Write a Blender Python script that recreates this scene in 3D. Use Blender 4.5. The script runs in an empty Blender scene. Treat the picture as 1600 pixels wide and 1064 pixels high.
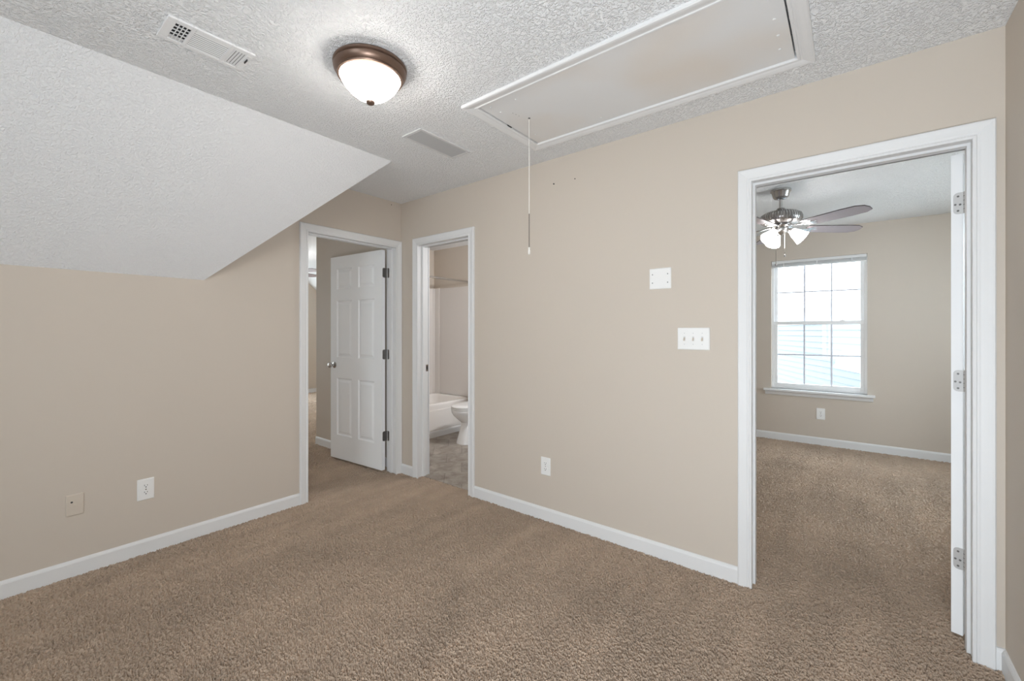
import bpy, bmesh, math, random
from mathutils import Matrix, Vector
PI = math.pi
S = bpy.context.scene
COL = S.collection
random.seed(4)

# ------------------------------------------------------------------ camera
TH = 0.66788
cam_d = bpy.data.cameras.new('camera')
cam_d.sensor_width = 36.0
cam_d.lens = 666.3 / 1600 * 36.0
cam_d.shift_y = -(532 - 517) / 1600
cam_d.clip_start = 0.02
cam = bpy.data.objects.new('camera', cam_d)
COL.objects.link(cam)
cam.location = (0, 0, 1.285)
cam.rotation_euler = (PI / 2, 0, TH - PI / 2)
S.camera = cam

# ------------------------------------------------------------------ world, exposure
SKY = 8.2
w = bpy.data.worlds.new('sky'); S.world = w
w.use_nodes = True
bg = w.node_tree.nodes['Background']
bg.inputs[0].default_value = (0.84, 0.925, 1.0, 1)
bg.inputs[1].default_value = SKY
S.view_settings.view_transform = 'Standard'
S.view_settings.look = 'None'
S.view_settings.gamma = 1.0
S.view_settings.use_curve_mapping = False
S.view_settings.exposure = 0.06
S.cycles.use_denoising = True
S.cycles.feature_set = 'EXPERIMENTAL'          # lets the carpet pile be diced into real geometry
S.cycles.dicing_rate = 1.0
S.cycles.max_bounces = 14
S.cycles.diffuse_bounces = 9
S.cycles.transparent_max_bounces = 12
S.cycles.sample_clamp_indirect = 6.0

def area(name, loc, direction, sx, sy, power, color=(1, 1, 1), portal=False):
    d = bpy.data.lights.new(name, 'AREA'); d.shape = 'RECTANGLE'
    d.size = sx; d.size_y = sy; d.energy = power; d.color = color
    if portal: d.cycles.is_portal = True
    o = bpy.data.objects.new(name, d); COL.objects.link(o)
    o.location = loc
    o.rotation_euler = Vector(direction).to_track_quat('-Z', 'Z').to_euler()
    return o

# daylight windows: the seen bedroom one, plus three unseen ones added for light
RW = (-3.2, -0.30, 1.25, 0.45, 2.20)          # added rear window: X, y0, y1, z0, z1
BW = (5.93, -0.160, 0.725, 0.60, 2.115)      # bedroom window
CW_ = (-1.75, 3.45, 5.2, 0.95, 2.2)         # added second bedroom window, in its right wall (Y, x0, x1, z0, z1)
AW = (8.80, 0.8, 4.3, 0.5, 2.15)               # added left bedroom window, in its far wall (Y, x0, x1, z0, z1)
area('daylight_rear', (RW[0] - 0.13, (RW[1]+RW[2])/2, (RW[3]+RW[4])/2), (1, 0, 0), RW[2]-RW[1], RW[4]-RW[3], 1, portal=True)
area('daylight_bedroom', (BW[0] + 0.14, (BW[1]+BW[2])/2, (BW[3]+BW[4])/2), (-1, 0, 0), BW[2]-BW[1], BW[4]-BW[3], 1, portal=True)
area('daylight_bedroom_side', ((CW_[1]+CW_[2])/2, CW_[0] - 0.13, (CW_[3]+CW_[4])/2), (0, 1, 0), CW_[2]-CW_[1], CW_[4]-CW_[3], 1, portal=True)
area('daylight_left_bedroom', ((AW[1]+AW[2])/2, AW[0] + 0.13, (AW[3]+AW[4])/2), (0, -1, 0), AW[2]-AW[1], AW[4]-AW[3], 1, portal=True)
# unseen fill light added low behind the camera to brighten ceiling and trim
area('added_fill', (-0.45, -0.1, 0.62), (0.80, 0.18, 0.62), 0.6, 0.6, 50, (0.86, 0.93, 1.0))
# fill light added to brighten the bathroom, out of sight beside its door
area('bathroom_added_fill', (3.65, 2.22, 2.0), (0.1, 1, -0.3), 0.6, 0.12, 24, (0.95, 0.97, 1.0))

# ------------------------------------------------------------------ materials
def lin(c):
    return tuple(((x/255)/12.92 if x/255 <= 0.04045 else ((x/255+0.055)/1.055)**2.4) for x in c)

def mat(name, rgb, rough=0.5, metal=0.0, spec=0.5, emit=None, strength=0.0, linear=False):
    m = bpy.data.materials.new(name); m.use_nodes = True
    p = m.node_tree.nodes['Principled BSDF']
    c = rgb if linear else lin(rgb)
    p.inputs['Base Color'].default_value = (*c, 1)
    p.inputs['Roughness'].default_value = rough
    p.inputs['Metallic'].default_value = metal
    p.inputs['Specular IOR Level'].default_value = spec
    if emit:
        p.inputs['Emission Color'].default_value = (*emit, 1)
        p.inputs['Emission Strength'].default_value = strength
    return m

def nodes(m):
    nt = m.node_tree
    def N(t, **kw):
        n = nt.nodes.new(t)
        for k, v in kw.items():
            if k in n.inputs: n.inputs[k].default_value = v
            else: setattr(n, k, v)
        return n
    return nt, N, nt.links.new, nt.nodes['Principled BSDF']

def add_bump(m, scale, strength, dist, detail=3.0, rough=0.6, stretch=None):
    nt, N, L, p = nodes(m)
    tc = N('ShaderNodeTexCoord')
    src = tc.outputs['Object']
    if stretch:
        mp = N('ShaderNodeMapping'); mp.inputs['Scale'].default_value = stretch
        L(src, mp.inputs[0]); src = mp.outputs[0]
    n = N('ShaderNodeTexNoise', Scale=scale, Detail=detail, Roughness=rough)
    L(src, n.inputs['Vector'])
    b = N('ShaderNodeBump', Strength=strength, Distance=dist)
    L(n.outputs['Fac'], b.inputs['Height']); L(b.outputs[0], p.inputs['Normal'])
    return n

WALL = mat('tan_wall_paint', (0.575, 0.512, 0.443), 0.62, spec=0.25, linear=True); add_bump(WALL, 160, 0.06, 0.002)
WALLC = WALL
TRIM = mat('white_trim_paint', (0.74, 0.74, 0.74), 0.45, spec=0.25, linear=True)
DOORM = mat('white_door_paint', (0.88, 0.89, 0.90), 0.4, linear=True); add_bump(DOORM, 60, 0.05, 0.001, stretch=(8, 8, 0.5))
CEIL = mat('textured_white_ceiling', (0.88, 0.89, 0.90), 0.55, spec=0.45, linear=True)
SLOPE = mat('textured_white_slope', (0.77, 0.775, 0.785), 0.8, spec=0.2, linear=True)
def popcorn(m, scale, strength, dist):
    nt, N, L, p = nodes(m)
    tc = N('ShaderNodeTexCoord')
    n1 = N('ShaderNodeTexNoise', Scale=scale, Detail=2.5, Roughness=0.55, Distortion=0.6)
    n2 = N('ShaderNodeTexNoise', Scale=scale * 0.35, Detail=2.0)
    L(tc.outputs['Object'], n1.inputs['Vector']); L(tc.outputs['Object'], n2.inputs['Vector'])
    r = N('ShaderNodeValToRGB'); r.color_ramp.elements[0].position = 0.44; r.color_ramp.elements[1].position = 0.62
    L(n1.outputs['Fac'], r.inputs[0])
    ad = N('ShaderNodeMath', operation='MULTIPLY_ADD'); ad.inputs[1].default_value = 0.5
    L(n2.outputs['Fac'], ad.inputs[0]); L(r.outputs[0], ad.inputs[2])
    b = N('ShaderNodeBump', Strength=strength, Distance=dist)
    L(ad.outputs[0], b.inputs['Height']); L(b.outputs[0], p.inputs['Normal'])
popcorn(CEIL, 92, 0.85, 0.0062)
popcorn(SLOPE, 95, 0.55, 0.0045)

CARPET = mat('brown_carpet', (0.3, 0.22, 0.16), 1.0, spec=0.0, linear=True)
def carpet():
    nt, N, L, p = nodes(CARPET)
    tc = N('ShaderNodeTexCoord'); O = tc.outputs['Object']
    big = N('ShaderNodeTexNoise', Scale=1.6, Detail=3.0, Roughness=0.55, Distortion=0.5); L(O, big.inputs['Vector'])
    mid = N('ShaderNodeTexNoise', Scale=9.0, Detail=2.0, Roughness=0.5); L(O, mid.inputs['Vector'])
    mp = N('ShaderNodeMapping'); mp.inputs['Rotation'].default_value = (0, 0, math.radians(-38)); mp.inputs['Scale'].default_value = (2.3, 1.0, 1.0)
    L(O, mp.inputs[0])
    rip = N('ShaderNodeTexNoise', Scale=62, Detail=3.0, Roughness=0.62, Distortion=0.9); L(mp.outputs[0], rip.inputs['Vector'])
    tuft = N('ShaderNodeTexNoise', Scale=260, Detail=2.0, Roughness=0.6); L(O, tuft.inputs['Vector'])
    # vacuum strokes: long soft stripes across the room
    mv = N('ShaderNodeMapping'); mv.inputs['Rotation'].default_value = (0, 0, math.radians(12)); mv.inputs['Scale'].default_value = (0.45, 3.4, 1.0)
    L(O, mv.inputs[0])
    vac = N('ShaderNodeTexNoise', Scale=1.7, Detail=1.5, Roughness=0.4, Distortion=0.25); L(mv.outputs[0], vac.inputs['Vector'])
    rv = N('ShaderNodeValToRGB'); rv.color_ramp.elements[0].position = 0.44; rv.color_ramp.elements[1].position = 0.56
    L(vac.outputs['Fac'], rv.inputs[0])
    # brightness factor
    def madd(a, k, c):
        n = N('ShaderNodeMath', operation='MULTIPLY_ADD'); n.inputs[1].default_value = k
        L(a, n.inputs[0])
        if isinstance(c, float): n.inputs[2].default_value = c
        else: L(c, n.inputs[2])
        return n.outputs[0]
    v = madd(big.outputs['Fac'], 0.42, 0.52)
    v = madd(mid.outputs['Fac'], 0.18, v)
    v = madd(rv.outputs[0], 0.09, v)
    v = madd(tuft.outputs['Fac'], 0.34, v)
    hs = N('ShaderNodeMix', data_type='RGBA', blend_type='MULTIPLY'); hs.inputs[0].default_value = 1.0
    hs.inputs[6].default_value = (0.42, 0.328, 0.252, 1)
    L(v, hs.inputs[7]); L(hs.outputs[2], p.inputs['Base Color'])
    # pile height: tufts parted by narrow meandering gaps
    d1 = madd(rip.outputs['Fac'], 1.0, -0.5)
    ab = N('ShaderNodeMath', operation='ABSOLUTE'); L(d1, ab.inputs[0])
    gp = N('ShaderNodeMath', operation='MULTIPLY'); gp.use_clamp = True; gp.inputs[1].default_value = 11.0; L(ab.outputs[0], gp.inputs[0])
    h = madd(tuft.outputs['Fac'], 0.9, gp.outputs[0])
    dp = N('ShaderNodeDisplacement', Midlevel=1.3, Scale=0.0125)
    L(h, dp.inputs['Height']); L(dp.outputs[0], nt.nodes['Material Output'].inputs['Displacement'])
    CARPET.displacement_method = 'DISPLACEMENT'
    p.inputs['Sheen Weight'].default_value = 0.15
    p.inputs['Sheen Roughness'].default_value = 0.6
carpet()

VINYL = mat('stone_look_vinyl', (0.3, 0.26, 0.21), 0.35, linear=True)
def vinyl():
    nt, N, L, p = nodes(VINYL)
    tc = N('ShaderNodeTexCoord'); O = tc.outputs['Object']
    n = N('ShaderNodeTexNoise', Scale=7, Detail=6, Roughness=0.65, Distortion=0.8); L(O, n.inputs['Vector'])
    r = N('ShaderNodeValToRGB')
    r.color_ramp.elements[0].position = 0.3; r.color_ramp.elements[0].color = (0.17, 0.13, 0.095, 1)
    r.color_ramp.elements[1].position = 0.72; r.color_ramp.elements[1].color = (0.46, 0.42, 0.37, 1)
    L(n.outputs['Fac'], r.inputs[0])
    mp = N('ShaderNodeMapping'); mp.inputs['Rotation'].default_value = (0, 0, math.radians(45)); L(O, mp.inputs[0])
    bk = N('ShaderNodeTexBrick', Scale=1.0); bk.offset = 0.5
    bk.inputs['Brick Width'].default_value = 0.3; bk.inputs['Row Height'].default_value = 0.3; bk.inputs['Mortar Size'].default_value = 0.003
    bk.inputs['Color1'].default_value = (1, 1, 1, 1); bk.inputs['Color2'].default_value = (0.85, 0.85, 0.85, 1); bk.inputs['Mortar'].default_value = (0.55, 0.52, 0.5, 1)
    L(mp.outputs[0], bk.inputs['Vector'])
    mx = N('ShaderNodeMix', data_type='RGBA', blend_type='MULTIPLY'); mx.inputs[0].default_value = 1.0
    L(r.outputs[0], mx.inputs[6]); L(bk.outputs['Color'], mx.inputs[7]); L(mx.outputs[2], p.inputs['Base Color'])
vinyl()

HATCHM = mat('hatch_plywood_paint', (0.70, 0.69, 0.675), 0.55, linear=True)
def hatch_stain():
    nt, N, L, p = nodes(HATCHM)
    tc = N('ShaderNodeTexCoord')
    n = N('ShaderNodeTexNoise', Scale=1.6, Detail=2); L(tc.outputs['Object'], n.inputs['Vector'])
    r = N('ShaderNodeValToRGB')
    r.color_ramp.elements[0].position = 0.45; r.color_ramp.elements[0].color = (0.72, 0.72, 0.72, 1)
    r.color_ramp.elements[1].position = 0.7; r.color_ramp.elements[1].color = (0.70, 0.645, 0.585, 1)
    L(n.outputs['Fac'], r.inputs[0]); L(r.outputs[0], p.inputs['Base Color'])
hatch_stain()

PLATEM = mat('white_plastic', (0.82, 0.815, 0.80), 0.35, linear=True)
ALMOND = mat('almond_plastic', (0.60, 0.53, 0.45), 0.4, linear=True)
SLOT = mat('dark_slot', (0.03, 0.03, 0.03), 0.7, linear=True)
DARK = mat('dark_duct', (0.02, 0.02, 0.022), 0.9, linear=True)
VENTM = mat('white_vent_metal', (0.78, 0.78, 0.78), 0.4, linear=True)
LOUV = mat('shaded_louver_metal', (0.42, 0.42, 0.42), 0.5, linear=True)  # darker grey carries the shade on the angled return louvers
GRILLE = mat('grey_white_grille_metal', (0.62, 0.62, 0.62), 0.5, linear=True)
BRONZE = mat('bronze', (0.19, 0.125, 0.095), 0.36, metal=0.75, linear=True)
CHROME = mat('satin_nickel', (0.55, 0.54, 0.53), 0.25, metal=1.0, linear=True)
PEWTER = mat('pewter_metal', (0.30, 0.285, 0.275), 0.32, metal=0.9, linear=True)
HINGED = mat('aged_steel_hinge', (0.24, 0.23, 0.22), 0.38, metal=0.9, linear=True)
HINGEP = mat('painted_hinge', (0.62, 0.62, 0.62), 0.32, metal=0.35, linear=True)
SCREW = mat('screw_head', (0.2, 0.2, 0.2), 0.4, metal=0.8, linear=True)
PORC = mat('white_porcelain', (0.86, 0.86, 0.86), 0.12, linear=True)
TUBM = mat('almond_tub_acrylic', (0.84, 0.81, 0.78), 0.25, linear=True)
SURR = mat('almond_surround_panel', (0.68, 0.645, 0.615), 0.3, linear=True)
BLADE = mat('grey_wood_blade', (0.36, 0.31, 0.33), 0.4, linear=True); add_bump(BLADE, 40, 0.05, 0.001)
BLADE_D = mat('dark_wood_blade_edge', (0.07, 0.055, 0.055), 0.5, linear=True)
VINYLW = mat('white_window_vinyl', (0.82, 0.82, 0.82), 0.35, linear=True)
MUNT = mat('white_muntin', (0.66, 0.67, 0.74), 0.4, linear=True)
BOWL = mat('lit_frosted_glass', (0.9, 0.9, 0.88), 0.3, emit=(1.0, 0.95, 0.89), strength=29, linear=True)
SHADE_FAR = mat('lit_glass_shade_far', (0.9, 0.9, 0.9), 0.3, emit=(1.0, 0.97, 0.95), strength=75, linear=True)
SHADE = mat('lit_glass_shade', (0.9, 0.9, 0.9), 0.3, emit=(1.0, 0.97, 0.95), strength=21, linear=True)
CORDM = mat('white_cord', (0.8, 0.78, 0.74), 0.7, linear=True)
STICK = mat('dark_cord_end', (0.10, 0.085, 0.075), 0.6, linear=True)
SIDING = mat('pale_blue_siding', (0.125, 0.15, 0.165), 0.6, linear=True)
WHITE_EXT = mat('white_exterior_trim', (0.3, 0.3, 0.3), 0.6, linear=True)
GROUND = mat('pale_bounce_ground', (0.66, 0.66, 0.64), 0.9, linear=True)  # unseen ground, made pale to bounce daylight up to the ceilings
GLASS = bpy.data.materials.new('window_glass'); GLASS.use_nodes = True
def glass():
    nt = GLASS.node_tree
    for n in list(nt.nodes): nt.nodes.remove(n)
    o = nt.nodes.new('ShaderNodeOutputMaterial'); t = nt.nodes.new('ShaderNodeBsdfTransparent'); g = nt.nodes.new('ShaderNodeBsdfGlossy')
    g.inputs['Roughness'].default_value = 0.02
    t.inputs[0].default_value = (0.95, 0.97, 0.97, 1)
    m = nt.nodes.new('ShaderNodeMixShader'); m.inputs[0].default_value = 0.025
    nt.links.new(t.outputs[0], m.inputs[1]); nt.links.new(g.outputs[0], m.inputs[2]); nt.links.new(m.outputs[0], o.inputs[0])
glass()

# ------------------------------------------------------------------ mesh builder
WM = {}                                          # world matrix of every object built here
class MB:
    def __init__(self): self.v = []; self.f = []; self.sm = []
    def add(self, vs, fs, smooth=False):
        b = len(self.v); self.v += [Vector(p) for p in vs]
        for f in fs: self.f.append([b + i for i in f]); self.sm.append(smooth)
        return self
    def box(self, x0, y0, z0, x1, y1, z1):
        x0, x1 = min(x0, x1), max(x0, x1); y0, y1 = min(y0, y1), max(y0, y1); z0, z1 = min(z0, z1), max(z0, z1)
        vs = [(x0,y0,z0),(x1,y0,z0),(x1,y1,z0),(x0,y1,z0),(x0,y0,z1),(x1,y0,z1),(x1,y1,z1),(x0,y1,z1)]
        return self.add(vs, [(0,3,2,1),(4,5,6,7),(0,1,5,4),(1,2,6,5),(2,3,7,6),(3,0,4,7)])
    def lathe(self, prof, c=(0,0,0), ax='z', n=32, smooth=True):
        vs = []; fs = []
        for r, h in prof:
            for k in range(n):
                a = 2*PI*k/n; p = (r*math.cos(a), r*math.sin(a), h)
                if ax == 'x': p = (p[2], p[0], p[1])
                if ax == 'y': p = (p[1], p[2], p[0])
                vs.append((p[0]+c[0], p[1]+c[1], p[2]+c[2]))
        m = len(prof)
        for i in range(m-1):
            for k in range(n):
                k2 = (k+1) % n
                fs.append((i*n+k, i*n+k2, (i+1)*n+k2, (i+1)*n+k))
        if prof[0][0] > 1e-6: fs.append(tuple(range(n-1, -1, -1)))
        if prof[-1][0] > 1e-6: fs.append(tuple((m-1)*n+k for k in range(n)))
        return self.add(vs, fs, smooth)
    def tube(self, pts, r, n=10, smooth=True):
        pts = [Vector(p) for p in pts]; vs = []; fs = []
        for i, p in enumerate(pts):
            d = (pts[min(i+1, len(pts)-1)] - pts[max(i-1, 0)]).normalized()
            u = d.orthogonal().normalized() if abs(d.z) < 0.95 else Vector((1,0,0)).cross(d).normalized()
            if abs(d.z) < 0.95: u = Vector((0,0,1)).cross(d).normalized()
            t = d.cross(u)
            rr = r[i] if isinstance(r, (list, tuple)) else r
            for k in range(n):
                a = 2*PI*k/n; vs.append(p + u*rr*math.cos(a) + t*rr*math.sin(a))
        for i in range(len(pts)-1):
            for k in range(n):
                k2 = (k+1) % n; fs.append((i*n+k, i*n+k2, (i+1)*n+k2, (i+1)*n+k))
        fs.append(tuple(range(n-1, -1, -1))); fs.append(tuple((len(pts)-1)*n+k for k in range(n)))
        return self.add(vs, fs, smooth)
    def loft(self, rings, smooth=True, cap0=True, cap1=True):
        n = len(rings[0]); vs = [p for r in rings for p in r]; fs = []
        for i in range(len(rings)-1):
            for k in range(n):
                k2 = (k+1) % n; fs.append((i*n+k, i*n+k2, (i+1)*n+k2, (i+1)*n+k))
        if cap0: fs.append(tuple(range(n-1, -1, -1)))
        if cap1: fs.append(tuple((len(rings)-1)*n+k for k in range(n)))
        return self.add(vs, fs, smooth)
    def prism(self, poly, d0, d1, fn):
        n = len(poly)
        vs = [fn(a, b, d0) for a, b in poly] + [fn(a, b, d1) for a, b in poly]
        fs = [tuple(range(n-1, -1, -1)), tuple(range(n, 2*n))] + [(i, (i+1) % n, n+(i+1) % n, n+i) for i in range(n)]
        return self.add(vs, fs)
    def xf(self, M):
        self.v = [M @ p for p in self.v]; return self
    def build(self, name, m, parent=None, loc=None, bevel=0.0, seg=2, auto=40):
        W = WM[parent.name] if parent is not None else Matrix.Identity(4)
        if parent is None and loc is not None:
            W = Matrix.Translation(loc)
        inv = W.inverted()
        me = bpy.data.meshes.new(name)
        me.from_pydata([tuple(inv @ p) for p in self.v], [], self.f)
        me.update()
        bm = bmesh.new(); bm.from_mesh(me)
        bmesh.ops.recalc_face_normals(bm, faces=bm.faces)
        bm.to_mesh(me); bm.free()
        for p, s in zip(me.polygons, self.sm): p.use_smooth = s
        if any(self.sm): me.set_sharp_from_angle(angle=math.radians(auto))
        me.materials.append(m)
        o = bpy.data.objects.new(name, me); COL.objects.link(o)
        if parent is not None: o.parent = parent; WM[o.name] = W
        else:
            if loc is not None: o.location = loc
            WM[o.name] = W
        if bevel:
            b = o.modifiers.new('bevel', 'BEVEL'); b.width = bevel; b.segments = seg; b.limit_method = 'ANGLE'; b.angle_limit = math.radians(40)
        return o

def tag(o, label=None, cat=None, group=None, kind=None):
    if label: o['label'] = label
    if cat: o['category'] = cat
    if group: o['group'] = group
    if kind: o['kind'] = kind
    return o
def empty(name, loc, label, cat, group=None):
    o = bpy.data.objects.new(name, None); COL.objects.link(o)
    o.location = loc; o.empty_display_size = 0.05
    WM[o.name] = Matrix.Translation(loc)
    return tag(o, label, cat, group)
def struct(o, label=None):
    o['kind'] = 'structure'
    if label: o['label'] = label
    return o
def copy_tree(o, parent=None):
    c = o.copy(); COL.objects.link(c)
    if parent is not None: c.parent = parent
    for ch in [x for x in COL.objects if x.parent == o]: copy_tree(ch, c)
    return c

# ------------------------------------------------------------------ dimensions
YA = 3.197      # left wall plane (faces -Y)
XB = 2.422      # back wall plane (faces -X)
YC = -0.4665    # right wall plane (faces +Y)
XR = RW[0]      # rear wall plane (faces +X)
H = 2.44
T = 0.115
JB = 0.018      # jamb thickness

def cells(mb, axis, p0, p1, s0, s1, z0, z1, holes):
    """slab in plane axis ('x' or 'y'), between p0 and p1, with rectangular holes (sa,sb,za,zb)"""
    ss = sorted({s0, s1, *[h[0] for h in holes], *[h[1] for h in holes]})
    zs = sorted({z0, z1, *[h[2] for h in holes], *[h[3] for h in holes]})
    ss = [s for s in ss if s0 <= s <= s1]; zs = [z for z in zs if z0 <= z <= z1]
    for a, b in zip(ss, ss[1:]):
        for c, d in zip(zs, zs[1:]):
            m, n = (a+b)/2, (c+d)/2
            if any(h[0] < m < h[1] and h[2] < n < h[3] for h in holes): continue
            if axis == 'x': mb.box(p0, a, c, p1, b, d)
            elif axis == 'y': mb.box(a, p0, c, b, p1, d)
            else: mb.box(a, c, p0, b, d, p1)
    return mb

# door openings (inner faces of the jambs)
DA = (1.565, 2.362, 2.035)            # in the left wall: x0, x1, head
DB = (2.338, 2.957, 2.035)            # bathroom, in the back wall: y0, y1, head
DC = (-0.382, 0.382, 2.035)           # right bedroom, in the back wall
def hole(d): return (d[0]-JB, d[1]+JB, -0.5, d[2]+JB)

# ------------------------------------------------------------------ shell
BX0, BX1 = XB+T, 4.13                 # bathroom x range
BY0, BY1 = 2.15, 4.69                 # bathroom y range
RX1 = 5.93                            # right bedroom far wall
RY0, RY1 = -1.75, 2.03
AY0, AY1 = YA+T, 8.80                 # left bedroom y range
AX0, AX1 = -0.9, 5.15

def floor_sheet():
    hx0, hx1, hy0, hy1 = XB+0.055, BX1+0.1, BY0-0.06, BY1+0.06
    xs = [XR-0.2, hx0, hx1, 6.2]; ys = [-2.0, hy0, hy1, 9.1]
    mb = MB(); vs = [(x, y, 0) for y in ys for x in xs]
    mb.add(vs, [(j*4+i, j*4+i+1, (j+1)*4+i+1, (j+1)*4+i) for j in range(3) for i in range(3) if (i, j) != (1, 1)])
    return mb
fl = struct(floor_sheet().build('floor', CARPET), 'brown pile carpet')
sub = fl.modifiers.new('pile', 'SUBSURF'); sub.subdivision_type = 'SIMPLE'; sub.levels = 0; sub.render_levels = 1
fl.cycles.use_adaptive_subdivision = True
struct(MB().box(XB+0.055, BY0-0.06, -0.12, BX1+0.1, BY1+0.06, 0.001).build('floor_bathroom', VINYL), 'stone look vinyl floor of the bathroom')

HX0, HX1, HY0, HY1 = 1.612, 2.160, 0.165, 1.505     # attic hatch opening
cm = MB()
cells(cm, 'z', H, H+0.1, XR-0.2, 6.2, -2.0, 9.1, [(HX0, HX1, HY0, HY1)])
cm.box(HX0-0.1, HY0-0.1, H+0.1, HX1+0.1, HY1+0.1, H+0.14)  # lid over the hatch hole, added to keep sky light out
struct(cm.build('ceiling', CEIL))

def wall_struct(name, mb, m=WALL): return struct(mb.build(name, m))
wall_struct('wall_left', cells(MB(), 'y', YA, YA+T, XR-0.12, XB+T, -0.03, H, [hole(DA)]))
wall_struct('wall_back', cells(MB(), 'x', XB, XB+T, -2.0, YA, -0.03, H, [hole(DB), hole(DC)]))
wall_struct('wall_right', MB().box(XR-0.12, YC-0.12, -0.03, XB, YC, H))
wall_struct('wall_front', cells(MB(), 'x', XR-0.12, XR, YC, YA, -0.03, H, [(RW[1], RW[2], RW[3], RW[4])]))
# bathroom
wall_struct('wall_bathroom_left', MB().box(2.44, YA+T, -0.03, BX0, 4.77, H))
wall_struct('wall_bathroom_back', MB().box(BX0, BY1, -0.03, BX1+0.1, 4.77, H))
wall_struct('wall_bathroom_end', MB().box(BX1, BY0-0.12, -0.03, BX1+0.1, BY1, H))
wall_struct('wall_bathroom_right', MB().box(BX0, RY1, -0.03, RX1, BY0, H))
# right bedroom
wall_struct('wall_bedroom_far', cells(MB(), 'x', RX1, RX1+0.12, RY0-0.12, RY1+0.12, -0.03, H, [(BW[1], BW[2], BW[3], BW[4])]))
wall_struct('wall_bedroom_right', cells(MB(), 'y', RY0-0.12, RY0, BX0, RX1, -0.03, H, [(CW_[1], CW_[2], CW_[3], CW_[4])]))
# left bedroom
wall_struct('wall_left_bedroom_far', cells(MB(), 'y', AY1, AY1+0.12, AX0-0.12, AX1+0.12, -0.03, H, [(AW[1], AW[2], AW[3], AW[4])]))
wall_struct('wall_left_bedroom_right', MB().box(AX1, 4.77, -0.03, AX1+0.12, AY1, H))
wall_struct('wall_left_bedroom_inner', MB().box(BX1+0.1, 4.65, -0.03, AX1+0.12, 4.77, H))
wall_struct('wall_left_bedroom_window', MB().box(AX0-0.12, YA+T, -0.03, AX0, AY1, H))
# sloping ceiling of the left bedroom, falling towards +X
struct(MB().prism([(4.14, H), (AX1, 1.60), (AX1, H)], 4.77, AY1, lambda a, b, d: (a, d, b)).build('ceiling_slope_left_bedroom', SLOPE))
# sloping ceiling over the left wall, ending in a diagonal cheek
zl = 1.606
sl = MB()
P = [(XR, YA, zl), (0.911, YA, zl), (1.773, 2.442, H), (XR, 2.442, H), (XR, YA, H), (0.911, YA, H)]
sl.add(P, [(0, 1, 2, 3), (1, 5, 2), (3, 2, 5, 4), (0, 4, 5, 1), (0, 3, 4)])
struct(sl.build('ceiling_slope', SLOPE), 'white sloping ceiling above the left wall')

# ------------------------------------------------------------------ trims: casings, jambs, baseboards
CAS = [(0, 0), (0, .011), (.003, .013), (.010, .013), (.013, .010), (.018, .010), (.022, .0125), (.040, .016), (.052, .019), (.058, .019), (.062, .015), (.062, 0)]
def casing(mb, fn, s0, s1, zt, z0=-0.006):
    st = []
    for wq, d in CAS:
        wq -= 0.003
        st.append([fn(s0-wq, z0, d), fn(s0-wq, zt+wq, d), fn(s1+wq, zt+wq, d), fn(s1+wq, z0, d)])
    n = len(st); vs = [p for row in st for p in row]; fs = []
    for i in range(n-1):
        for k in range(3): fs.append((i*4+k, i*4+k+1, (i+1)*4+k+1, (i+1)*4+k))
    fs.append(tuple(i*4 for i in range(n))); fs.append(tuple(i*4+3 for i in reversed(range(n))))
    mb.add(vs, fs)
def fbox(mb, fn, s0, z0, d0, s1, z1, d1):
    a = fn(s0, z0, d0); b = fn(s1, z1, d1); mb.box(*a, *b)
def doorway(name, fn, d, stop, label):
    s0, s1, zt = d
    mb = MB()
    casing(mb, fn, s0, s1, zt)
    casing(mb, lambda s, z, q: fn(s, z, -T-q), s0, s1, zt)
    fbox(mb, fn, s0-JB, 0, 0.0, s0, zt+JB, -T); fbox(mb, fn, s1, 0, 0.0, s1+JB, zt+JB, -T)
    fbox(mb, fn, s0, zt, 0.0, s1, zt+JB, -T)
    a, b = stop                                   # stop moulding depth range
    fbox(mb, fn, s0, 0, a, s0+.011, zt, b); fbox(mb, fn, s1-.011, 0, a, s1, zt, b); fbox(mb, fn, s0+.011, zt-.011, a, s1-.011, zt, b)
    return struct(mb.build(name, TRIM), label)
fA = lambda s, z, d: (s, YA-d, z)
fB = lambda s, z, d: (XB-d, s, z)
doorway('trim_1', fA, DA, (-.045, -.078), 'white casing of the left doorway')
tr2 = doorway('trim_2', fB, DB, (-.045, -.078), 'white casing of the bathroom doorway')
doorway('trim_3', fB, DC, (-.040, -.075), 'white casing of the right bedroom doorway')

def baseboard(name, fn, s0, s1, label=None, h=0.083):
    prof = [(0, -.006), (0.012, -.006), (0.012, h-0.016), (0.009, h-0.008), (0.005, h-0.002), (0, h)]
    mb = MB().prism(prof, s0, s1, lambda d, z, s: fn(s, z, d))
    return struct(mb.build(name, TRIM), label)
CW = 0.059
baseboard('baseboard_left', fA, XR, DA[0]-CW)
baseboard('baseboard_back', fB, DC[1]+CW, DB[0]-CW)
baseboard('baseboard_back_corner', fB, DB[1]+CW, YA)
baseboard('baseboard_back_right', fB, YC, DC[0]-CW)
baseboard('baseboard_right', lambda s, z, d: (s, YC+d, z), XR, XB-0.012)
baseboard('baseboard_front', lambda s, z, d: (XR+d, s, z), YC+0.012, YA-0.012)
baseboard('baseboard_bedroom_far', lambda s, z, d: (RX1-d, s, z), RY0, RY1)
baseboard('baseboard_bedroom_right', lambda s, z, d: (s, RY0+d, z), BX0, RX1-0.012)
baseboard('baseboard_bathroom_outer', lambda s, z, d: (2.44-d, s, z), YA+T+0.02, 4.77)
baseboard('baseboard_left_bedroom_far', lambda s, z, d: (s, AY1-d, z), AX0, AX1)
baseboard('baseboard_bathtub', lambda s, z, d: (s, 3.925-d, z), BX0, BX1, h=0.075)

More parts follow.
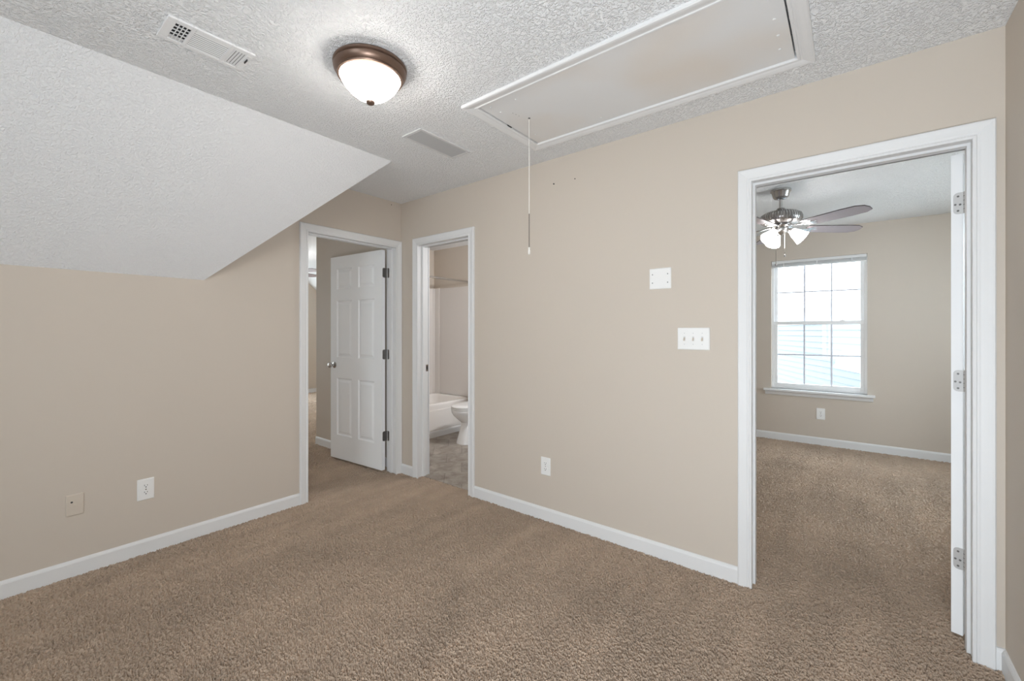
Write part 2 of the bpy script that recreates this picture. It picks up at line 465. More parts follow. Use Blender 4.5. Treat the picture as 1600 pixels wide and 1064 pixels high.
# strike plate on the bathroom jamb
o = MB().box(XB+.085, DB[1]-.0015, .925, XB+.112, DB[1], .985).build('strike_plate', CHROME, tr2, bevel=.0007)
MB().box(XB+.092, DB[1]-.0019, .940, XB+.106, DB[1]-.0012, .970).build('latch_hole', SLOT, o)

# ------------------------------------------------------------------ doors
def panel_face(mb, w0, w1, h0, h1, y, sgn, panels):
    """six panel face in the plane y (normal sgn*y): grid with sunk and raised panels"""
    xs = sorted({w0, w1, *[p[0] for p in panels], *[p[1] for p in panels]})
    zs = sorted({h0, h1, *[p[2] for p in panels], *[p[3] for p in panels]})
    for a, b in zip(xs, xs[1:]):
        for c, d in zip(zs, zs[1:]):
            isp = any(p[0]-1e-6 < a and b < p[1]+1e-6 and p[2]-1e-6 < c and d < p[3]+1e-6 for p in panels)
            if not isp:
                mb.add([(a,y,c),(b,y,c),(b,y,d),(a,y,d)], [(0,1,2,3)]); continue
            rings = []
            for ins, dep in ((0, 0), (.004, -.005), (.009, -.010), (.018, -.0105), (.040, -.002)):
                yy = y + sgn*dep
                rings.append([(a+ins,yy,c+ins),(b-ins,yy,c+ins),(b-ins,yy,d-ins),(a+ins,yy,d-ins)])
            vs = [p for r in rings for p in r]; fs = []
            for i in range(len(rings)-1):
                for k in range(4): fs.append((i*4+k, i*4+(k+1)%4, (i+1)*4+(k+1)%4, (i+1)*4+k))
            q = (len(rings)-1)*4; fs.append((q, q+1, q+2, q+3))
            mb.add(vs, fs)

def make_door(name, pin, ang, wid, hinge_mat, zs, label, jamb_fn, off=.008):
    M = Matrix.Translation(pin) @ Matrix.Rotation(math.radians(ang), 4, 'Z')
    x0, x1, y0, y1, z0, z1 = .003, wid, off, off+.035, .018, 2.022
    mb = MB()
    mb.add([(x0,y0,z0),(x1,y0,z0),(x1,y1,z0),(x0,y1,z0),(x0,y0,z1),(x1,y0,z1),(x1,y1,z1),(x0,y1,z1)], [(0,3,2,1),(4,5,6,7),(1,2,6,5),(3,0,4,7)])
    st, mul = .105, .10
    pw = (x1-x0-2*st-mul)/2
    cols = [(x0+st, x0+st+pw), (x1-st-pw, x1-st)]
    rows = [(z0+.235, z0+.80), (z0+1.005, z0+1.565), (z0+1.68, z0+1.88)]
    pans = [(a, b, c, d) for a, b in cols for c, d in rows]
    panel_face(mb, x0, x1, z0, z1, y0, -1, pans); panel_face(mb, x0, x1, z0, z1, y1, 1, pans)
    mb.xf(M)
    bpy_o = mb.build(name, DOORM)
    struct(bpy_o, label)
    for z in zs:
        h = MB().tube([(0, 0, z-.044), (0, 0, z+.044)], .0062, 12)
        # leaf on the door edge, rounded corners
        def rr(y0, y1, za, zb, r, side):
            pts = []
            for cx, cz, a0 in ((y1-r, za+r, -90), (y1-r, zb-r, 0)):
                for k in range(5):
                    a = math.radians(a0 + 90*k/4); pts.append((cx+r*math.cos(a), cz+r*math.sin(a)))
            return [(y0, za)] + pts + [(y0, zb)]
        h.prism(rr(.0, off+.028, z-.0445, z+.0445, .014, 1), x0-.0022, x0+.0002, lambda a, b, d: (d, a, b))
        h.xf(M)
        # leaf on the jamb
        h.prism(rr(.0, .036, z-.0445, z+.0445, .014, 1), 0.0002, .0022, jamb_fn)
        ho = h.build('hinge', hinge_mat, bpy_o)
        s = MB()
        for y, dz in ((.022, .029), (.030, -.004), (.016, -.006), (.022, -.031)):
            s.lathe([(.0042, 0), (.0036, -.0009), (0, -.0009)], (x0-.0021, y+off-.008, z+dz), 'x', 10)
        s.xf(M).build('screw', SCREW, ho)
        k = MB()
        for q in range(4): k.lathe([(.0068, -.001), (.0068, .001)], (0, 0, z-.0265+q*.0177), 'z', 12)
        k.xf(M).build('knuckle_joint', SCREW, ho)
    if True:
        kx, kz = x1-.065, .945
        k = MB()
        for sg, yy in ((1, y1), (-1, y0)):
            pr = [(0.0315, 0), (.0315, .004), (.024, .009), (.012, .012), (.0105, .028), (.018, .034), (.0255, .044), (.027, .052), (.023, .060), (.012, .064), (0, .065)]
            k.lathe([(r, sg*h) for r, h in pr], (kx, 0, kz), 'y', 24)
            for i in range(len(pr)*24): k.v[-1-i].y += yy
        k.xf(M).build('door_knob', CHROME, bpy_o)
        MB().box(x1-.001, y0+.006, kz-.028, x1+.0012, y0+.029, kz+.028).xf(M).build('latch_plate', CHROME, bpy_o)
    return bpy_o
make_door('door_1', (DA[1]-.001, YA+T+.010, 0), 180-86, DA[1]-DA[0]-.005, HINGED, (1.815, 1.07, .325),
          'white six panel door standing open in the left doorway', lambda a, b, d: (DA[1]-d, YA+T+.010-a, b), off=.021)
make_door('door_2', (XB+T+.006, DC[0]+.002, 0), -18, DC[1]-DC[0]-.005, HINGEP, (1.817, 1.077, .336),
          'white door of the right bedroom, swung open and seen edge on', lambda a, b, d: (XB+T+.006-a, DC[0]+d, b))

# ------------------------------------------------------------------ ceiling lamp
LX, LY = 1.077, 1.635
lamp = empty('ceiling_light', (LX, LY, H), 'round flush ceiling light with bronze rim and lit frosted bowl', 'ceiling light')
c = (LX, LY, H)
MB().lathe([(.138, 0), (.150, -.002), (.154, -.008), (.153, -.014), (.148, -.018)], c, n=64).build('ceiling_pan', BRONZE, lamp)
MB().lathe([(.120, -.012), (.148, -.018), (.152, -.024), (.150, -.032), (.143, -.042), (.137, -.047), (.139, -.051), (.136, -.056), (.128, -.058), (.122, -.054)], c, n=64).build('bronze_rim', BRONZE, lamp)
MB().lathe([(.1275, -.055), (.122, -.068), (.107, -.092), (.087, -.114), (.065, -.132), (.042, -.145), (.020, -.152), (.0, -.154)], c, n=64).build('glass_bowl', BOWL, lamp)
MB().lathe([(.006, -.151), (.017, -.154), (.0195, -.159), (.017, -.165), (.010, -.170), (0, -.171)], c, n=20).build('finial', BRONZE, lamp)

# ------------------------------------------------------------------ ceiling registers
def supply_vent():
    x0, x1, y0, y1 = .440, .738, 1.938, 2.112
    v = empty('air_vent', ((x0+x1)/2, (y0+y1)/2, H), 'white supply register with open damper grid beside the sloping ceiling', 'ceiling vent', 'ceiling vents')
    ops = [(.473, .521, 1.968, 2.090), (.533, .650, 1.968, 2.090), (.663, .712, 1.968, 2.090)]
    m = cells(MB(), 'z', H-.009, H-.0005, x0+.004, x1-.004, y0+.004, y1-.004, ops)
    m.build('frame', VENTM, v, bevel=.002)
    MB().box(.470, 1.965, H-.0012, .715, 2.093, H-.0004).build('duct_opening', DARK, v)
    a = MB()
    for i in range(1, 4): a.box(.473+i*.012-.0013, 1.968, H-.008, .473+i*.012+.0013, 2.090, H-.004)
    for i in range(1, 5): a.box(.473, 1.968+i*.0244-.0013, H-.007, .521, 1.968+i*.0244+.0013, H-.003)
    a.build('grid', VENTM, v)
    MB().box(.474, 2.066, H-.0025, .520, 2.089, H-.0015).build('damper_flap', GRILLE, v)
    for i in range(9):
        yc = 1.975+i*.0135
        q = MB().prism([(-.0029, -.0062), (.0029, -.0082), (.0029, -.0072), (-.0029, -.0052)], .533, .650, lambda a, b, d: (d, yc+a, H+b))
        q.build('louver', VENTM, v)
    for i in range(5):
        xc = .668+i*.0105
        q = MB().prism([(-.0034, -.0058), (.0034, -.0082), (.0034, -.0072), (-.0034, -.0048)], 1.968, 2.090, lambda a, b, d: (xc+a, d, H+b))
        q.build('end_louver', VENTM, v)
    MB().box(.7195, 1.992, H-.016, .7225, 2.022, H-.008).build('damper_lever', SLOT, v)
supply_vent()
def return_vent():
    x0, x1, y0, y1 = 1.578, 1.985, 1.905, 2.072
    v = empty('air_vent', ((x0+x1)/2, (y0+y1)/2, H), 'grey white louvered return grille on the ceiling near the attic hatch', 'ceiling vent', 'ceiling vents')
    cells(MB(), 'z', H-.009, H-.0005, x0, x1, y0, y1, [(x0+.018, x1-.018, y0+.018, y1-.018)]).build('frame', GRILLE, v, bevel=.002)
    MB().box(x0+.015, y0+.015, H-.0012, x1-.015, y1-.015, H-.0004).build('duct_opening', mat('grey_filter', (.35, .35, .35), .9, linear=True), v)
    n = 12; p = (y1-y0-.036)/n
    for i in range(n):
        yc = y0+.018+(i+.5)*p
        MB().add([(x0+.018, yc-.006, H-.002), (x1-.018, yc-.006, H-.002), (x1-.018, yc+.0045, H-.0088), (x0+.018, yc+.0045, H-.0088),
                  (x0+.018, yc-.005, H-.002), (x1-.018, yc-.005, H-.002), (x1-.018, yc+.0055, H-.0088), (x0+.018, yc+.0055, H-.0088)],
                 [(0,1,2,3),(7,6,5,4),(0,4,5,1),(3,2,6,7),(0,3,7,4),(1,5,6,2)]).build('louver', LOUV, v)
return_vent()

# ------------------------------------------------------------------ attic hatch
hx = empty('attic_hatch', ((HX0+HX1)/2, (HY0+HY1)/2, H), 'white panelled attic hatch with moulded frame in the ceiling', 'attic hatch')
m = MB()
fr = [(0, 0), (0, .010), (.004, .012), (.010, .012), (.013, .009), (.020, .009), (.030, .012), (.046, .015), (.056, .015), (.060, .012), (.060, 0)]
st = []
for wq, d in fr:
    wq -= .004; z = H-d-.0005
    st.append([(HX0-wq, HY0-wq, z), (HX1+wq, HY0-wq, z), (HX1+wq, HY1+wq, z), (HX0-wq, HY1+wq, z)])
vs = [p for r in st for p in r]; fs = []
for i in range(len(st)-1):
    for k in range(4): fs.append((i*4+k, i*4+(k+1)%4, (i+1)*4+(k+1)%4, (i+1)*4+k))
m.add(vs, fs)
m.build('frame', TRIM, hx)
MB().box(HX0+.0085, HY0+.012, H-.002, HX1-.006, HY1-.009, H+.016).build('panel', HATCHM, hx)
MB().box(HX0+.004, HY0+.003, H+.001, HX1-.004, HY0+.0065, H+.012).build('hinge_strip', TRIM, hx)
for (x, y) in ((1.66, 1.45), (1.73, 1.44), (2.05, 1.44), (1.68, 1.30), (2.11, 1.05), (2.05, .22), (1.95, .215), (1.84, .215), (1.72, .22)):
    MB().lathe([(.006, 0), (.005, -.0022), (.002, -.003), (0, -.003)], (x, y, H-.002), n=12).build('screw_head', TRIM, hx)
for i in range(3):
    MB().lathe([(.0022, 0), (.0018, -.0012), (0, -.0012)], (1.775+i*.022, 1.395-i*.004, H-.002), n=8).build('staple', SCREW, hx)
MB().box(1.86, HY1-.010, H-.0052, 1.895, HY1-.0005, H+.004).build('latch_tab', SLOT, hx)

pc = empty('pull_cord', (1.872, 1.358, H-.002), 'thin white pull cord with small handle hanging from attic hatch', 'pull cord')
MB().lathe([(.006, 0), (.006, -.003), (.002, -.006), (0, -.006)], (1.872, 1.358, H-.002), n=12).build('cord_washer', SCREW, pc)
MB().tube([(1.872, 1.358, H-.004), (1.872, 1.358, 1.92)], .0017, 8).build('cord', CORDM, pc)
MB().tube([(1.872, 1.358, 1.92), (1.872, 1.358, 1.738)], .0022, 8).build('twisted_end', STICK, pc)
MB().lathe([(.003, 1.738), (.0055, 1.734), (.0055, 1.730), (.003, 1.727), (.0048, 1.724), (.006, 1.718), (.006, 1.704), (.004, 1.700), (0, 1.700)], (1.872, 1.358, 0), n=12).build('handle', CORDM, pc)

# ------------------------------------------------------------------ wall plates
def rounded(w_, h_, r):
    pts = []
    for cx, cz, a0 in ((w_/2-r, -h_/2+r, -90), (w_/2-r, h_/2-r, 0), (-w_/2+r, h_/2-r, 90), (-w_/2+r, -h_/2+r, 180)):
        for k in range(4):
            a = math.radians(a0+90*k/3); pts.append((cx+r*math.cos(a), cz+r*math.sin(a)))
    return pts
def plate(name, fn, s, z, w_, h_, label, cat, m=PLATEM, group=None):
    """fn maps (s, z, d) to the world; returns the root and a local mapper"""
    root = empty(name, fn(s, z, 0), label, cat, group)
    g = lambda a, b, d: fn(s+a, z+b, d)
    a0 = rounded(w_, h_, .004); a1 = rounded(w_-.008, h_-.008, .003)
    mb = MB(); n = len(a0)
    mb.add([g(a, b, .0003) for a, b in a0] + [g(a, b, .003) for a, b in a0] + [g(a, b, .0062) for a, b in a1],
           [tuple(range(n))] + [(i, (i+1)%n, n+(i+1)%n, n+i) for i in range(n)] + [(n+i, n+(i+1)%n, 2*n+(i+1)%n, 2*n+i) for i in range(n)] + [tuple(range(2*n, 3*n))])
    mb.build('plate', m, root)
    return root, g
def disc(mb, g, a, b, r, d0, d1, n=16):
    mb.prism([(a+r*math.cos(2*PI*k/n), b+r*math.sin(2*PI*k/n)) for k in range(n)], d0, d1, g)
def outlet(fn, s, z, w_, h_, label):
    root, g = plate('power_outlet', fn, s, z, w_, h_, label, 'outlet', group='power outlets')
    for dz in (.0195, -.0195):
        mb = MB()
        pts = []
        for k in range(28):
            a = 2*PI*k/28; pts.append((.0172*math.cos(a), dz+max(-.0135, min(.0135, .0172*math.sin(a)))))
        mb.prism(pts, .006, .0078, g)
        rc = mb.build('receptacle', PLATEM, root)
        q = MB()
        q.prism([(-.0075, dz+.000), (-.0052, dz+.000), (-.0052, dz+.0085), (-.0075, dz+.0085)], .0077, .0081, g)
        q.prism([(.0052, dz+.001), (.0075, dz+.001), (.0075, dz+.0078), (.0052, dz+.0078)], .0077, .0081, g)
        disc(q, g, 0, dz-.006, .003, .0077, .0081)
        q.build('slot', SLOT, rc)
    q = MB(); disc(q, g, 0, 0, .0032, .006, .0074); q.build('screw', CHROME, root)
    return root
fW = lambda s, z, d: (RX1-d, s, z)
outlet(fA, .6255, .369, .077, .121, 'white power outlet low on the left wall beside the beige jack plate')
outlet(fB, 1.6165, .3645, .076, .120, 'white power outlet low on the long wall between the bathroom and bedroom doors')
outlet(fW, .245, .349, .080, .128, 'white power outlet under the bedroom window sill')
# cable jack
root, g = plate('cable_jack', fA, .337, .371, .068, .112, 'beige cable jack plate low at the far left of the left wall', 'wall jack', ALMOND)
for b_ in (.043, -.043): q = MB(); disc(q, g, 0, b_, .003, .006, .0074); q.build('screw', ALMOND, root)
q = MB(); disc(q, g, -.012, .016, .0048, .0060, .0066); q.build('port_hole', SLOT, root)
q = MB(); disc(q, g, .002, -.004, .0075, .006, .009); disc(q, g, .002, -.004, .0045, .009, .017); q.build('coax_stub', ALMOND, root)
# blank plate
root, g = plate('blank_plate', fB, .838, 1.582, .122, .118, 'square white blank wall plate with four screws above the switches', 'wall plate')
for a in (-.043, .043):
    for b in (.024, -.024):
        q = MB(); disc(q, g, a, b, .0032, .006, .0074); q.build('screw', SCREW, root)
# triple switch
root, g = plate('light_switch', fB, .6585, 1.2425, .166, .120, 'white triple toggle switch plate beside the bedroom doorway', 'light switch')
for a in (-.046, 0, .046):
    q = MB(); q.prism([(a-.0052, -.0125), (a+.0052, -.0125), (a+.0052, .0125), (a-.0052, .0125)], .006, .0066, g)
    sl_ = q.build('toggle_slot', GRILLE, root)
    q = MB()
    r0 = [g(a+x, y, .0064) for x, y in ((-.004, -.006), (.004, -.006), (.004, .006), (-.004, .006))]
    r1 = [g(a+x, y-.009, .017) for x, y in ((-.0033, -.003), (.0033, -.003), (.0033, .003), (-.0033, .003))]
    q.loft([r0, r1], smooth=False); q.build('toggle', ALMOND, sl_)
    for b_ in (.030, -.030): q = MB(); disc(q, g, a, b_, .0026, .006, .0070); q.build('screw', GRILLE, root)
# nails left in the walls
def nail(fn, s, z, label, r=.0035):
    q = MB(); disc(q, lambda a, b, d: fn(s+a, z+b, d), 0, 0, r, .0, .004, 10)
    disc(q, lambda a, b, d: fn(s+a, z+b, d), 0, 0, .0015, -.02, .001, 8)
    tag(q.build('nail', SLOT, None, fn(s, z, 0)), label, 'nail', 'nails left in the walls')
nail(fB, 1.552, 2.271, 'small dark nail high on the long wall, nearer the pull cord', .005)
nail(fB, 1.390, 2.270, 'small nail high on the long wall, right of the darker nail')
nail(fA, 2.317, 2.408, 'tiny nail by the ceiling above the left door casing')

# ------------------------------------------------------------------ right bedroom window
y0, y1, z0, z1 = BW[1], BW[2], BW[3], BW[4]
win = MB()
XW = RX1 + .045
def ring(mb, xa, xb, a0, a1, b0, b1, wl, wb, wt):
    cells(mb, 'x', xa, xb, a0, a1, b0, b1, [(a0+wl, a1-wl, b0+wb, b1-wt)])
ring(win, XW, XW+.075, y0, y1, z0, z1, .022, .022, .022)
wo = struct(win.build('window_1', VINYLW), 'white double hung window of the right bedroom')
zm = 1.378
us = MB(); ring(us, XW+.042, XW+.068, y0+.022, y1-.022, zm-.02, z1-.022, .035, .036, .035)
uo = us.build('upper_sash', VINYLW, wo, bevel=.002)
ls = MB(); ring(ls, XW+.008, XW+.036, y0+.022, y1-.022, z0+.022, zm+.02, .036, .045, .040)
lo = ls.build('lower_sash', VINYLW, wo, bevel=.002)
def munt(xc, yl, yr, za, zb, rows, parent):
    m = MB()
    for y in (.149, .402): m.box(xc-.005, y-.0085, za, xc+.005, y+.0085, zb)
    ys = [yl, .149-.0085, .149+.0085, .402-.0085, .402+.0085, yr]
    for z in rows:
        for k in (0, 2, 4): m.box(xc-.005, ys[k], z-.008, xc+.005, ys[k+1], z+.008)
    m.build('muntin', MUNT, parent)
munt(XW+.055, y0+.057, y1-.057, zm+.016, z1-.057, (1.741,), uo)
munt(XW+.022, y0+.058, y1-.058, z0+.067, zm-.02, (1.006,), lo)
MB().box(XW+.0615, y0+.05, zm, XW+.0635, y1-.05, z1-.05).build('glass_pane', GLASS, uo)
MB().box(XW+.0285, y0+.05, z0+.05, XW+.0305, y1-.05, zm).build('glass_pane', GLASS, lo)
lk = MB(); lk.box(XW-.004, .03, zm+.018, XW+.03, .075, zm+.026); lk.lathe([(.012, zm+.026), (.012, zm+.034), (0, zm+.034)], (XW+.014, .052, 0), n=16)
lk.build('sash_lock', VINYLW, lo)
# sill board and apron
sm_ = MB()
sm_.box(RX1-.052, y0-.062, z0-.022, RX1, y1+.075, z0); sm_.box(RX1, y0, z0-.022, XW, y1, z0)
sm_.prism([(0, 0), (.010, 0), (.016, .012), (.022, .036), (.030, .048), (0, .048)], y0-.048, y1+.062, lambda d, z, s: (RX1-d, s, z0-.070+z))
struct(sm_.build('trim_4', TRIM), 'white sill and apron under the bedroom window')
# raised mini blind
bl = empty('window_blind', (RX1+.02, (y0+y1)/2, z1), 'white mini blind drawn fully up at top of bedroom window', 'window blind')
MB().box(RX1+.006, y0+.004, z1-.034, RX1+.036, y1-.004, z1-.001).build('headrail', TRIM, bl, bevel=.003)
for i in range(8): MB().box(RX1+.008, y0+.008, z1-.0385-i*.0035, RX1+.034, y1-.008, z1-.0365-i*.0035).build('slat', TRIM, bl)
MB().box(RX1+.008, y0+.008, z1-.079, RX1+.034, y1-.008, z1-.067).build('bottom_rail', TRIM, bl, bevel=.002)
for y in (.60, .28, -.03): MB().box(RX1+.005, y-.006, z1-.079, RX1+.0075, y+.006, z1-.034).build('lift_tape', TRIM, bl)

# unseen sash windows added for daylight, behind the camera and in both bedrooms
def plain_window(name, x, y0, y1, z0, z1, n, label):
    m = MB(); xs = x-.09
    ring(m, xs, xs+.06, y0, y1, z0, z1, .04, .04, .04)
    for k in range(1, n):
        yc = y0+(y1-y0)*k/n; m.box(xs, yc-.025, z0+.04, xs+.06, yc+.025, z1-.04)
    m.box(xs+.01, y0+.04, (z0+z1)/2-.02, xs+.05, y1-.04, (z0+z1)/2+.02)
    o = struct(m.build(name, VINYLW), label)
    MB().box(xs+.028, y0+.02, z0+.02, xs+.031, y1-.02, z1-.02).build('glass_pane', GLASS, o)
    return o
plain_window('window_2', *RW, 2, 'unseen window added for daylight behind the camera')
def side_window(name, ya, yb, x0, x1, z0, z1, label):
    m = MB(); xm = (x0+x1)/2
    cells(m, 'y', ya, yb, x0, x1, z0, z1, [(x0+.04, xm-.025, z0+.04, z1-.04), (xm+.025, x1-.04, z0+.04, z1-.04)])
    o = struct(m.build(name, VINYLW), label); yc = (ya+yb)/2
    MB().box(x0+.02, yc-.0015, z0+.02, x1-.02, yc+.0015, z1-.02).build('glass_pane', GLASS, o)
side_window('window_3', AY1+.03, AY1+.09, *AW[1:], 'unseen window added to light the left bedroom')
side_window('window_4', RY0-.09, RY0-.03, *CW_[1:], 'unseen side window added to light the right bedroom')

# ------------------------------------------------------------------ neighbour house outside
nh = empty('neighbour_house', (9.6, .3, -3.2), 'pale blue lap sided house outside the bedroom window', 'house')
dv = Vector((math.cos(math.radians(24)), math.sin(math.radians(24)), 0)); nv = Vector((-dv.y, dv.x, 0))
P0 = Vector((9.2, -.35, 0)) - dv*1.2
def nh_fn(a, z, d): p = P0 + dv*a + nv*d; return (p.x, p.y, z)
m = MB()
zz = -3.2
while zz < 1.42:
    m.prism([(0, zz), (.022, zz), (.004, zz+.125), (0, zz+.125)], -1.6, 7.5, lambda d, z, a: nh_fn(a, z, d)); zz += .125
m.build('lap_siding', SIDING, nh)
MB().prism([(-.002, -3.2), (-4, -3.2), (-4, zz), (-.002, zz)], -1.6, 7.5, lambda d, z, a: nh_fn(a, z, d)).build('house_wall', SIDING, nh)
MB().prism([(.03, zz), (.03, zz+.05), (-2.0, zz+.8), (-4.1, zz+.05), (-4.1, zz)], -1.65, 7.55, lambda d, z, a: nh_fn(a, z, d)).build('roof', WHITE_EXT, nh)
struct(MB().box(-14, -14, -3.4, 30, 22, -3.2).build('ground', GROUND))

# ------------------------------------------------------------------ ceiling fans
def make_fan(loc, rot, label, shade_angles, chain=True, SHADE=SHADE):
    f = empty('ceiling_fan', (0, 0, 0), label, 'ceiling fan', 'ceiling fans')
    MB().lathe([(.074, -.0005), (.074, -.014), (.066, -.020), (.056, -.060), (.044, -.072), (.022, -.076), (.022, -.070)], n=40).build('canopy', CHROME, f)
    MB().lathe([(.0125, -.070), (.0125, -.165)], n=20).build('downrod', CHROME, f)
    MB().lathe([(.020, -.150), (.026, -.152), (.034, -.166), (.038, -.170), (.030, -.173), (.03, -.176)], n=24).build('rod_collar', PEWTER, f)
    mh = MB().lathe([(.030, -.172), (.075, -.178), (.118, -.190), (.142, -.206), (.150, -.226), (.150, -.246), (.140, -.266), (.118, -.280), (.06, -.286), (.06, -.276)], n=60).build('motor_housing', PEWTER, f)
    ribs = MB()
    for k in range(48):
        a = 2*PI*k/48; ca, sa = math.cos(a), math.sin(a)
        ring_ = []
        for r, z in ((.119, -.189), (.144, -.205), (.1525, -.226), (.1525, -.246), (.142, -.266)):
            ring_.append((r, z))
        vs = []
        for r, z in ring_:
            for q in (-.0032, .0032): vs.append((r*ca-q*sa, r*sa+q*ca, z))
            for q in (.0032, -.0032): vs.append(((r-.006)*ca-q*sa, (r-.006)*sa+q*ca, z+.004))
        fs = []
        for i in range(4):
            for j in range(4): fs.append((i*4+j, i*4+(j+1)%4, (i+1)*4+(j+1)%4, (i+1)*4+j))
        fs += [(0,1,2,3), (16,17,18,19)]
        ribs.add(vs, fs)
    ribs.build('cooling_rib', CHROME, mh)
    MB().lathe([(.06, -.284), (.075, -.288), (.078, -.300), (.068, -.310), (.05, -.314), (.05, -.306)], n=36).build('flywheel', CHROME, f)
    for k in range(5):
        a = math.radians(rot + 72*k)
        R = Matrix.Rotation(a, 4, 'Z') @ Matrix.Translation((0, 0, -.318)) @ Matrix.Rotation(math.radians(-11), 4, 'X')
        out = [(.20, -.052), (.30, -.060), (.50, -.068), (.60, -.064), (.645, -.040), (.655, 0), (.645, .040), (.60, .064), (.50, .068), (.30, .060), (.20, .052)]
        b = MB().prism(out, -.0015, .0045, lambda x, y, d: (x, y, d)); b.xf(R)
        bo = b.build('blade', BLADE, f)
        e = MB(); 
        n = len(out)
        for i in range(n):
            j = (i+1) % n
            (xa, ya), (xb, yb) = out[i], out[j]
            L_ = math.hypot(xb-xa, yb-ya); nx, ny = (yb-ya)/L_*.0012, -(xb-xa)/L_*.0012
            e.add([(xa, ya, -.0017), (xb, yb, -.0017), (xb+nx, yb+ny, -.0017), (xa+nx, ya+ny, -.0017), (xa, ya, .0047), (xb, yb, .0047), (xb+nx, yb+ny, .0047), (xa+nx, ya+ny, .0047)],
                  [(0,1,2,3),(4,5,6,7),(0,1,5,4),(2,3,7,6),(0,3,7,4),(1,2,6,5)])
        e.xf(R).build('blade_edge', BLADE_D, bo)
        ir = MB()
        ir.prism([(.19, -.018), (.245, -.040), (.275, -.040), (.262, -.022), (.250, -.008), (.290, -.006), (.298, 0), (.290, .006), (.250, .008), (.262, .022), (.275, .040), (.245, .040), (.19, .018)], -.0055, -.0016, lambda x, y, d: (x, y, d))
        ir.xf(R)
        M2 = Matrix.Rotation(a, 4, 'Z')
        arm = MB().loft([[(x, -wy, z-th_), (x, wy, z-th_), (x, wy, z+th_), (x, -wy, z+th_)] for x, wy, z, th_ in ((.055, .020, -.300, .004), (.10, .016, -.306, .004), (.15, .014, -.318, .0035), (.215, .020, -.3235, .003))], smooth=False)
        arm.xf(M2); ir.add(arm.v, arm.f)
        ir.build('blade_iron', CHROME, bo)
    MB().lathe([(.042, -.308), (.046, -.310), (.046, -.316), (.052, -.318), (.052, -.335), (.040, -.350), (.022, -.360), (.010, -.372), (0, -.374)], n=36).build('light_kit', CHROME, f)
    for sa in shade_angles:
        A_ = Matrix.Rotation(math.radians(sa), 4, 'Z') @ Matrix.Translation((.050, 0, -.325)) @ Matrix.Rotation(math.radians(180-48), 4, 'Y')
        # local +z points outward and down
        s = MB().lathe([(.020, .028), (.027, .040), (.036, .062), (.043, .085), (.050, .110), (.058, .134), (.056, .134), (.048, .110), (.041, .085), (.034, .062), (.025, .042)], n=32).xf(A_)
        so = s.build('lamp_shade', SHADE, f)
        MB().lathe([(.010, -.01), (.012, .012), (.022, .020), (.024, .034), (.018, .036)], n=24).xf(A_).build('shade_fitter', CHROME, so)
        MB().lathe([(.011, .036), (.012, .060), (.024, .080), (.026, .096), (.018, .112), (0, .118)], n=20).xf(A_).build('bulb', SHADE, so)
    if chain:
        for (x, y, zl_) in ((-.020, .032, -.60), (-.005, -.028, -.53)):
            MB().tube([(x, y, -.34), (x, y, zl_)], .0016, 8).build('pull_chain', CHROME, f)
            MB().lathe([(.002, zl_), (.006, zl_-.006), (.007, zl_-.014), (.004, zl_-.020), (0, zl_-.021)], (x, y, 0), n=12).build('chain_bob', PEWTER, f)
    f.location = loc
    return f
make_fan((4.11, .435, H), 21, 'nickel ceiling fan with lit glass shades in the right bedroom', (150, 30, -90))
make_fan((2.65, 6.30, H), 9.5, 'ceiling fan glimpsed through the left doorway, only two blades showing', (60, 180, 300), False, SHADE_FAR)

# ------------------------------------------------------------------ bathroom
def ell(cx, cy, z, ax, ay, n=40, sq=2.0):
    pts = []
    for k in range(n):
        a = 2*PI*k/n; ca, sa = math.cos(a), math.sin(a)
        pts.append((cx+ax*math.copysign(abs(ca)**(2/sq), ca), cy+ay*math.copysign(abs(sa)**(2/sq), sa), z))
    return pts
TX, TY = 3.60, 3.455
t = empty('toilet', (TX+.1, TY, 0.001), 'white porcelain toilet in front of the bathtub', 'toilet')
MB().loft([ell(TX+.02, TY, .001, .205, .118, sq=2.6), ell(TX+.02, TY, .02, .203, .116, sq=2.6), ell(TX+.03, TY, .10, .185, .104, sq=2.5), ell(TX+.045, TY, .20, .165, .095, sq=2.4),
           ell(TX+.05, TY, .235, .172, .100, sq=2.3), ell(TX+.03, TY, .275, .205, .130), ell(TX+.01, TY, .32, .235, .160), ell(TX, TY, .36, .250, .178), ell(TX, TY, .385, .254, .183), ell(TX, TY, .392, .250, .179)]).build('bowl', PORC, t)
MB().loft([ell(TX, TY, .394, .250, .180), ell(TX, TY, .397, .256, .186), ell(TX, TY, .409, .256, .186), ell(TX, TY, .412, .250, .180)]).build('seat', PORC, t)
MB().loft([ell(TX, TY, .415, .250, .180), ell(TX, TY, .419, .257, .187), ell(TX, TY, .430, .255, .185), ell(TX, TY, .438, .235, .165), ell(TX, TY, .441, .15, .10)]).build('lid', PORC, t)
tk = MB().loft([ell(4.012, TY, .375, .085, .20, sq=7), ell(4.015, TY, .40, .092, .215, sq=8), ell(4.018, TY, .72, .100, .235, sq=8)]).build('tank', PORC, t)
MB().loft([ell(4.018, TY, .722, .106, .242, sq=8), ell(4.018, TY, .75, .106, .242, sq=8), ell(4.018, TY, .758, .098, .232, sq=8)]).build('tank_lid', PORC, t)
MB().box(3.78, TY-.11, .30, 4.0, TY+.11, .39).build('bowl_shelf', PORC, t, bevel=.02)
MB().tube([(3.912, TY+.17, .66), (3.898, TY+.17, .66), (3.895, TY+.12, .655)], .006, 10).build('flush_lever', CHROME, t)

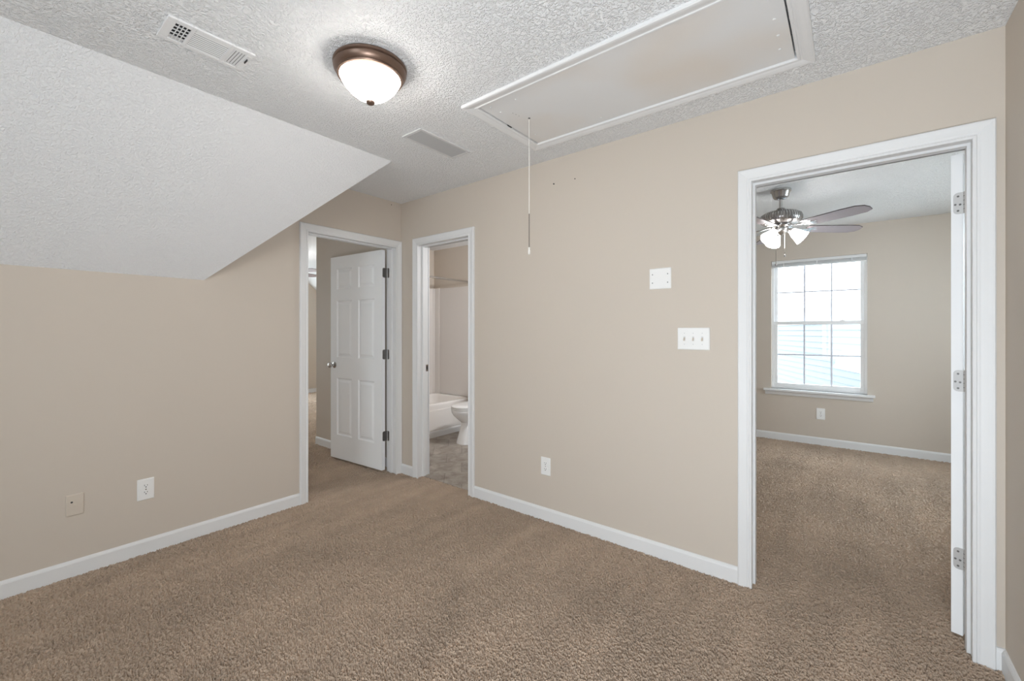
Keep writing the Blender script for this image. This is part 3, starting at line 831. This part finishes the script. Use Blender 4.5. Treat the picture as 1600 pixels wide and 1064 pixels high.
tub = empty('bathtub', (3.33, 4.31, .001), 'almond bathtub behind the toilet', 'bathtub')
x0, x1, ya, yb, zr = BX0+.002, BX1-.012, 3.926, BY1-.012, .400
m = MB()
def rrect(xa, xb, y0_, y1_, z, r, n=8):
    pts = []
    for cx, cy, a0 in ((xb-r, y0_+r, -90), (xb-r, y1_-r, 0), (xa+r, y1_-r, 90), (xa+r, y0_+r, 180)):
        for k in range(n):
            a = math.radians(a0+90*k/(n-1)); pts.append((cx+r*math.cos(a), cy+r*math.sin(a), z))
    return pts
m.loft([rrect(x0, x1, ya, yb, .001, .012), rrect(x0, x1, ya, yb, zr-.030, .012), rrect(x0, x1, ya+.003, yb, zr-.010, .014), rrect(x0+.004, x1-.004, ya+.012, yb-.004, zr, .016),
        rrect(x0+.055, x1-.06, ya+.075, yb-.06, zr-.002, .10), rrect(x0+.066, x1-.07, ya+.088, yb-.07, zr-.018, .11), rrect(x0+.15, x1-.14, ya+.13, yb-.11, .14, .13), rrect(x0+.20, x1-.19, ya+.17, yb-.15, .09, .12)])
m.build('tub_body', TUBM, tub)
# apron panel relief
MB().box(x0+.06, ya-.004, .085, x1-.06, ya+.006, zr-.075).build('apron_panel', TUBM, tub, bevel=.003)
# surround panels with corner columns
sr = empty('tub_surround', (3.33, 4.68, .42), 'almond wall panels surrounding the bathtub', 'tub surround')
MB().box(BX0+.10, BY1-.010, .401, BX1-.10, BY1-.0005, 1.885).build('back_panel', SURR, sr, bevel=.003)
MB().box(BX1-.010, ya+.02, .401, BX1-.0005, BY1-.10, 1.885).build('end_panel', SURR, sr, bevel=.003)
MB().prism([(BX1-.0005, BY1-.0005), (BX1-.125, BY1-.0005), (BX1-.125, BY1-.014), (BX1-.05, BY1-.026), (BX1-.026, BY1-.05), (BX1-.014, BY1-.125), (BX1-.0005, BY1-.125)], .401, 1.890, lambda a, b, d: (a, b, d)).build('corner_panel', SURR, sr, bevel=.002)
rod = empty('shower_rod', (3.33, 3.98, 1.94), 'chrome shower curtain rod above the bathtub', 'shower rod')
MB().tube([(BX0+.004, 3.98, 1.94), (BX1-.004, 3.98, 1.94)], .0125, 16).build('rod', CHROME, rod)
for xx, sg in ((BX0+.0005, 1), (BX1-.0005, -1)):
    MB().lathe([(.030, 0), (.030, sg*.006), (.020, sg*.014), (.015, sg*.030)], (xx, 3.98, 1.94), 'x', 24).build('rod_flange', CHROME, rod)
